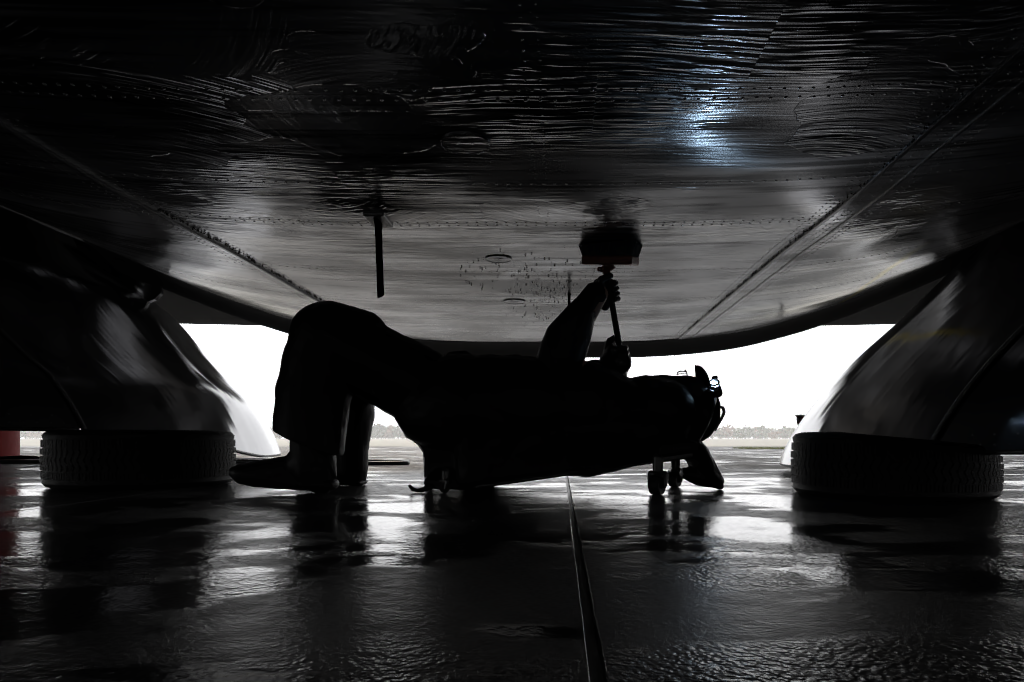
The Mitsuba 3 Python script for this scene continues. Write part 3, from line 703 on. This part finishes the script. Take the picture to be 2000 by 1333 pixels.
# ------------------------------------------------------------------ scrub brush
bc = W(1192, 497, 2.2); bc[2] = .80 - .052
zb_ = zbelly(np.array(bc[0]), np.array(2.2))
br = np.radians(-24)
Mb = frame(bc, [math.cos(br), math.sin(br), .02], [0.02, -.22, 1])
obj('scrub_brush__head', xf(rbox((.17, .085, .028), .006), Mb), 'brush_wood', smooth=35, label='reddish wooden brush block')
labels['scrub_brush'] = dict(label='long-handled scrubbing brush held up against the belly', category='brush')
bv = []
cyl8 = trimesh.creation.cylinder(radius=.0022, height=1, sections=5)
for ix in range(30):
    for iy in range(14):
        x, y = -.081 + .162 * (ix + .5 * (iy % 2)) / 29.5, -.036 + .072 * iy / 13
        p0 = (Mb @ np.array([x, y, .012, 1]))[:3]; L = .042 + .004 * rng.random()
        sp_ = np.array([x * .12 + rng.normal() * .002, y * .25 + rng.normal() * .002, L])
        p1 = p0 + Mb[:3, :3] @ sp_
        p1[2] = min(p1[2], zbelly(np.array(p1[0]), np.array(p1[1])) - .001)
        w = (p1 - p0); cc = cyl8.copy(); cc.apply_transform(frame(p0, [1, 0, 0], w) @ np.diag([1, 1, np.linalg.norm(w), 1]) @ np.array([[1, 0, 0, 0], [0, 1, 0, 0], [0, 0, 1, .5], [0, 0, 0, 1]])); bv.append(cc)
obj('scrub_brush__bristles', cat(bv), 'bristle_fibre', smooth=False, kind='stuff', label='dark blue-black bristles pressed on the belly')
obj('scrub_brush__handle', tube([p_bot - pole_ax * .01, p_bot, on_pole(600), on_pole(540), on_pole(520)], [.0095, .0105, .0105, .0105, .0105], 18), 'pole_paint', smooth=35)
sk0, sk1 = on_pole(528), bc - Mb[:3, 2] * .010
obj('scrub_brush__socket', cat([tube([sk0 - pole_ax * .01, sk0 + pole_ax * .01, (sk0 + sk1) / 2, sk1], [.013, .014, .016, .022], 18), to_tm(hull((sk0 + [-.022, 0, .004], .008), (sk0, .008)))]), 'brush_wood', smooth=35)

# ------------------------------------------------------------------ creeper
def P3(x, v, d): return W(x, v, d)
deck = m3.Manifold.hull_points(np.vstack([P3(x, v, d) + ICO * .006 for d in (2.23, 2.50) for x, v in ((925, 950), (935, 951), (1350, 892), (1350, 882), (900, 935))]))
labels['creeper'] = dict(label='low black wheeled creeper the mechanic lies on', category='creeper')
obj('creeper__deck', to_tm(deck), 'black_plastic', smooth=35)
obj('creeper__head_rest', soft(union([hull(*[(P3(x, v, d), .016) for d in (2.2, 2.48) for x, v in ((1290, 885), (1352, 876), (1352, 868), (1290, 872))])]), .012, 6), 'wet_oilskin', smooth=True)
def caster(x, d, yaw=0.0, R=.029):
    c = np.array([(x - PX) / F * d, d, R]); k_ = R / .029
    side = np.array([math.sin(yaw), -math.cos(yaw), 0]); along = np.array([math.cos(yaw), math.sin(yaw), 0]); up = np.array([0, 0, 1.])
    wm = cat([trimesh.creation.cylinder(radius=R, height=.028 * k_, sections=36), trimesh.creation.cylinder(radius=R * .92, height=.036 * k_, sections=36), trimesh.creation.cylinder(radius=R * .4, height=.042 * k_, sections=20)])
    wm.apply_transform(frame(c, [1, 0, 0], side))
    k = obj('creeper__caster', wm, 'boot_rubber', smooth=30)
    fk = [hull((c + side * s_ * .026 * k_ - up * .004, .005), (c + side * s_ * .026 * k_ + up * .034 * k_ + along * .008, .009), (c + side * s_ * .026 * k_ + along * .016 * k_ + up * .012, .005)) for s_ in (-1, 1)]
    fk += [hull((c + side * .024 * k_ + up * .037 * k_ + along * .008, .009), (c - side * .024 * k_ + up * .037 * k_ + along * .008, .009), (c + up * .037 * k_ - along * .018 * k_, .007)), hull((c + up * .04 * k_ + along * .006, .016), (c + up * .085 * k_ + along * .006, .017))]
    obj(k + '__fork', to_tm(union(fk)), 'black_plastic', smooth=35)
    return k
caster(1283, 2.12, 1.0); caster(1318, 2.46, .9, .026); caster(868, 2.20, .3, .017); caster(838, 2.44, .3, .017)

# ------------------------------------------------------------------ things beyond
# red drum on the left, seen under the fairing
a = np.linspace(0, 2 * np.pi, 49)[:-1]
C = np.array([-4.72, 5.5, 0])
prof = [(.0, .012), (.27, .012), (.285, .03), (.285, .25), (.295, .265), (.295, .285), (.285, .30), (.285, .55), (.295, .565), (.295, .585), (.285, .6), (.285, .84), (.27, .86), (0, .86)]
P = np.array([[(C[0] + r * np.cos(t), C[1] + r * np.sin(t), z) for r, z in prof] for t in a])
m = grid(P, closed_u=True); m.fix_normals()
k = obj('drum', m, 'red_plastic', smooth=30, category='drum', label='dark red drum at the left edge, standing behind the left tyre')
prof = [(.0, .034), (.30, .034), (.40, .026), (.42, .012), (.42, 0)]
P = np.array([[(C[0] + r * np.cos(t), C[1] + r * np.sin(t), z) for r, z in prof] for t in a])
m = grid(P, closed_u=True); m.fix_normals()
obj(k + '__base', m, 'tyre_rubber', smooth=30, label='flat black rubber base ring')
# flared marker behind the right fairing
Cm = W(1563, 812, 11.0)
prof = [(0, 0), (.072, 0), (.072, -.015), (.062, -.018), (.052, -.11), (.036, -.17), (.030, -.172)]
P = np.array([[(Cm[0] + r * np.cos(t), Cm[1] + r * np.sin(t), Cm[2] + z) for r, z in prof] for t in a])
m = grid(P, closed_u=True); m.fix_normals()
k = obj('marker', m, 'red_plastic', smooth=30, category='marker', label='small dark red flared marker standing far beyond the right fairing')
obj(k + '__post', cyl([Cm[0], Cm[1], 0], [Cm[0], Cm[1], Cm[2] - .165], .024), 'black_plastic')
obj(k + '__cap', cyl([Cm[0], Cm[1], Cm[2] - .012], [Cm[0], Cm[1], Cm[2] + .012], .078), 'black_plastic')
# black hose and flat mats on the wet ground behind the legs
pts = [np.array([x, y, .014]) for x, y in [(-2.6, 4.9), (-2.1, 4.75), (-1.7, 4.55), (-1.25, 4.45), (-1.02, 4.55), (-1.15, 4.75), (-1.6, 4.85), (-2.2, 5.1), (-3.0, 5.3)]]
obj('hose', arc(pts, .014, 80), 'black_plastic', smooth=30, category='hose', label='black hose looped on the wet ground behind the boots')
pts = [np.array([x, y, .016]) for x, y in [(-7.5, 4.6), (-5.5, 4.75), (-4.2, 4.7), (-3.2, 4.85), (-2.7, 4.8)]]
obj('hose', arc(pts, .016, 80), 'black_plastic', smooth=30, category='hose', label='black hose running past the foot of the red drum')

# grass strip by the apron edge
bl = []
for k in range(900):
    x, y = 3.05 + .95 * rng.random() * 1.2, 11.2 + rng.random() * 1.0
    h = rng.uniform(.02, .055) * (1 - .6 * abs((y - 11.7) / .5) ** 2); a_ = rng.random() * 6.3; w = .006
    dx, dy = math.cos(a_) * w, math.sin(a_) * w; lx, ly = rng.normal() * .015, rng.normal() * .015
    bl.append([(x - dx, y - dy, 0), (x + dx, y + dy, 0), (x + lx, y + ly, h)])
bl = np.array(bl)
obj('grass', tm(bl.reshape(-1, 3), np.arange(len(bl) * 3).reshape(-1, 3)), 'grass_blade', smooth=False, kind='stuff', label='short strip of yellow-green grass at the edge of the apron')

# far wood: crowns of leaf clumps with trunks
lv, lf, lc = [], [], []
nv = 0
for k in range(620):
    x = rng.uniform(-330, 330); y = 390 + rng.uniform(-18, 40)
    H = rng.uniform(4.0, 7.4) + 2.2 * (meshkit.noise(np.array([[x * .035, 3.3, 0]]))[0] - .3) ; R = rng.uniform(2.4, 4.6)
    base = np.array([[.14, .075, .035], [.10, .085, .03], [.055, .075, .03], [.12, .055, .03], [.05, .06, .03]][rng.integers(5)])
    n = 95
    u = rng.normal(size=(n, 3)); u /= np.linalg.norm(u, axis=1, keepdims=True)
    p = np.array([x, y, H * .55]) + u * np.array([R, R, H * .48]) * rng.uniform(.45, 1.0, (n, 1)) ** .6
    p[:, 2] = np.maximum(p[:, 2], .4)
    e1 = rng.normal(size=(n, 3)); e1 /= np.linalg.norm(e1, axis=1, keepdims=True)
    e2 = np.cross(e1, rng.normal(size=(n, 3))); e2 /= np.linalg.norm(e2, axis=1, keepdims=True)
    s = rng.uniform(.45, .95, (n, 1))
    V = np.stack([p - e1 * s, p + e2 * s, p + e1 * s, p - e2 * s], 1).reshape(-1, 3)
    q = np.arange(n) * 4 + nv
    lv.append(V); lf.append(np.c_[q, q + 1, q + 2]); lf.append(np.c_[q, q + 2, q + 3])
    lc.append(np.repeat(base * rng.uniform(.7, 1.25, (n, 1)), 4, 0)); nv += 4 * n
    tv = np.array([[x - .2, y, 0], [x + .2, y, 0], [x, y, H * .7], [x, y - .2, 0], [x, y + .2, 0]])
    lv.append(tv); lf.append(np.array([[0, 1, 2], [3, 4, 2]]) + nv); lc.append(np.full((5, 3), .05)); nv += 5
obj('far_wood', tm(np.vstack(lv), np.vstack(lf)), 'autumn_leaf', smooth=False, color=np.vstack(lc), kind='stuff', label='hazy autumn wood along the horizon beyond the airfield')

# ------------------------------------------------------------------ air
scene['null_surface'] = {'type': 'null'}
scene['haze'] = {'type': 'cube', 'to_world': T().translate([0, 0, 9]).scale([900, 900, 11]), 'bsdf': {'type': 'ref', 'id': 'null_surface'}, 'interior': {'type': 'ref', 'id': 'haze_air'}}
labels['haze'] = dict(kind='stuff', label='thin pale haze over the airfield')
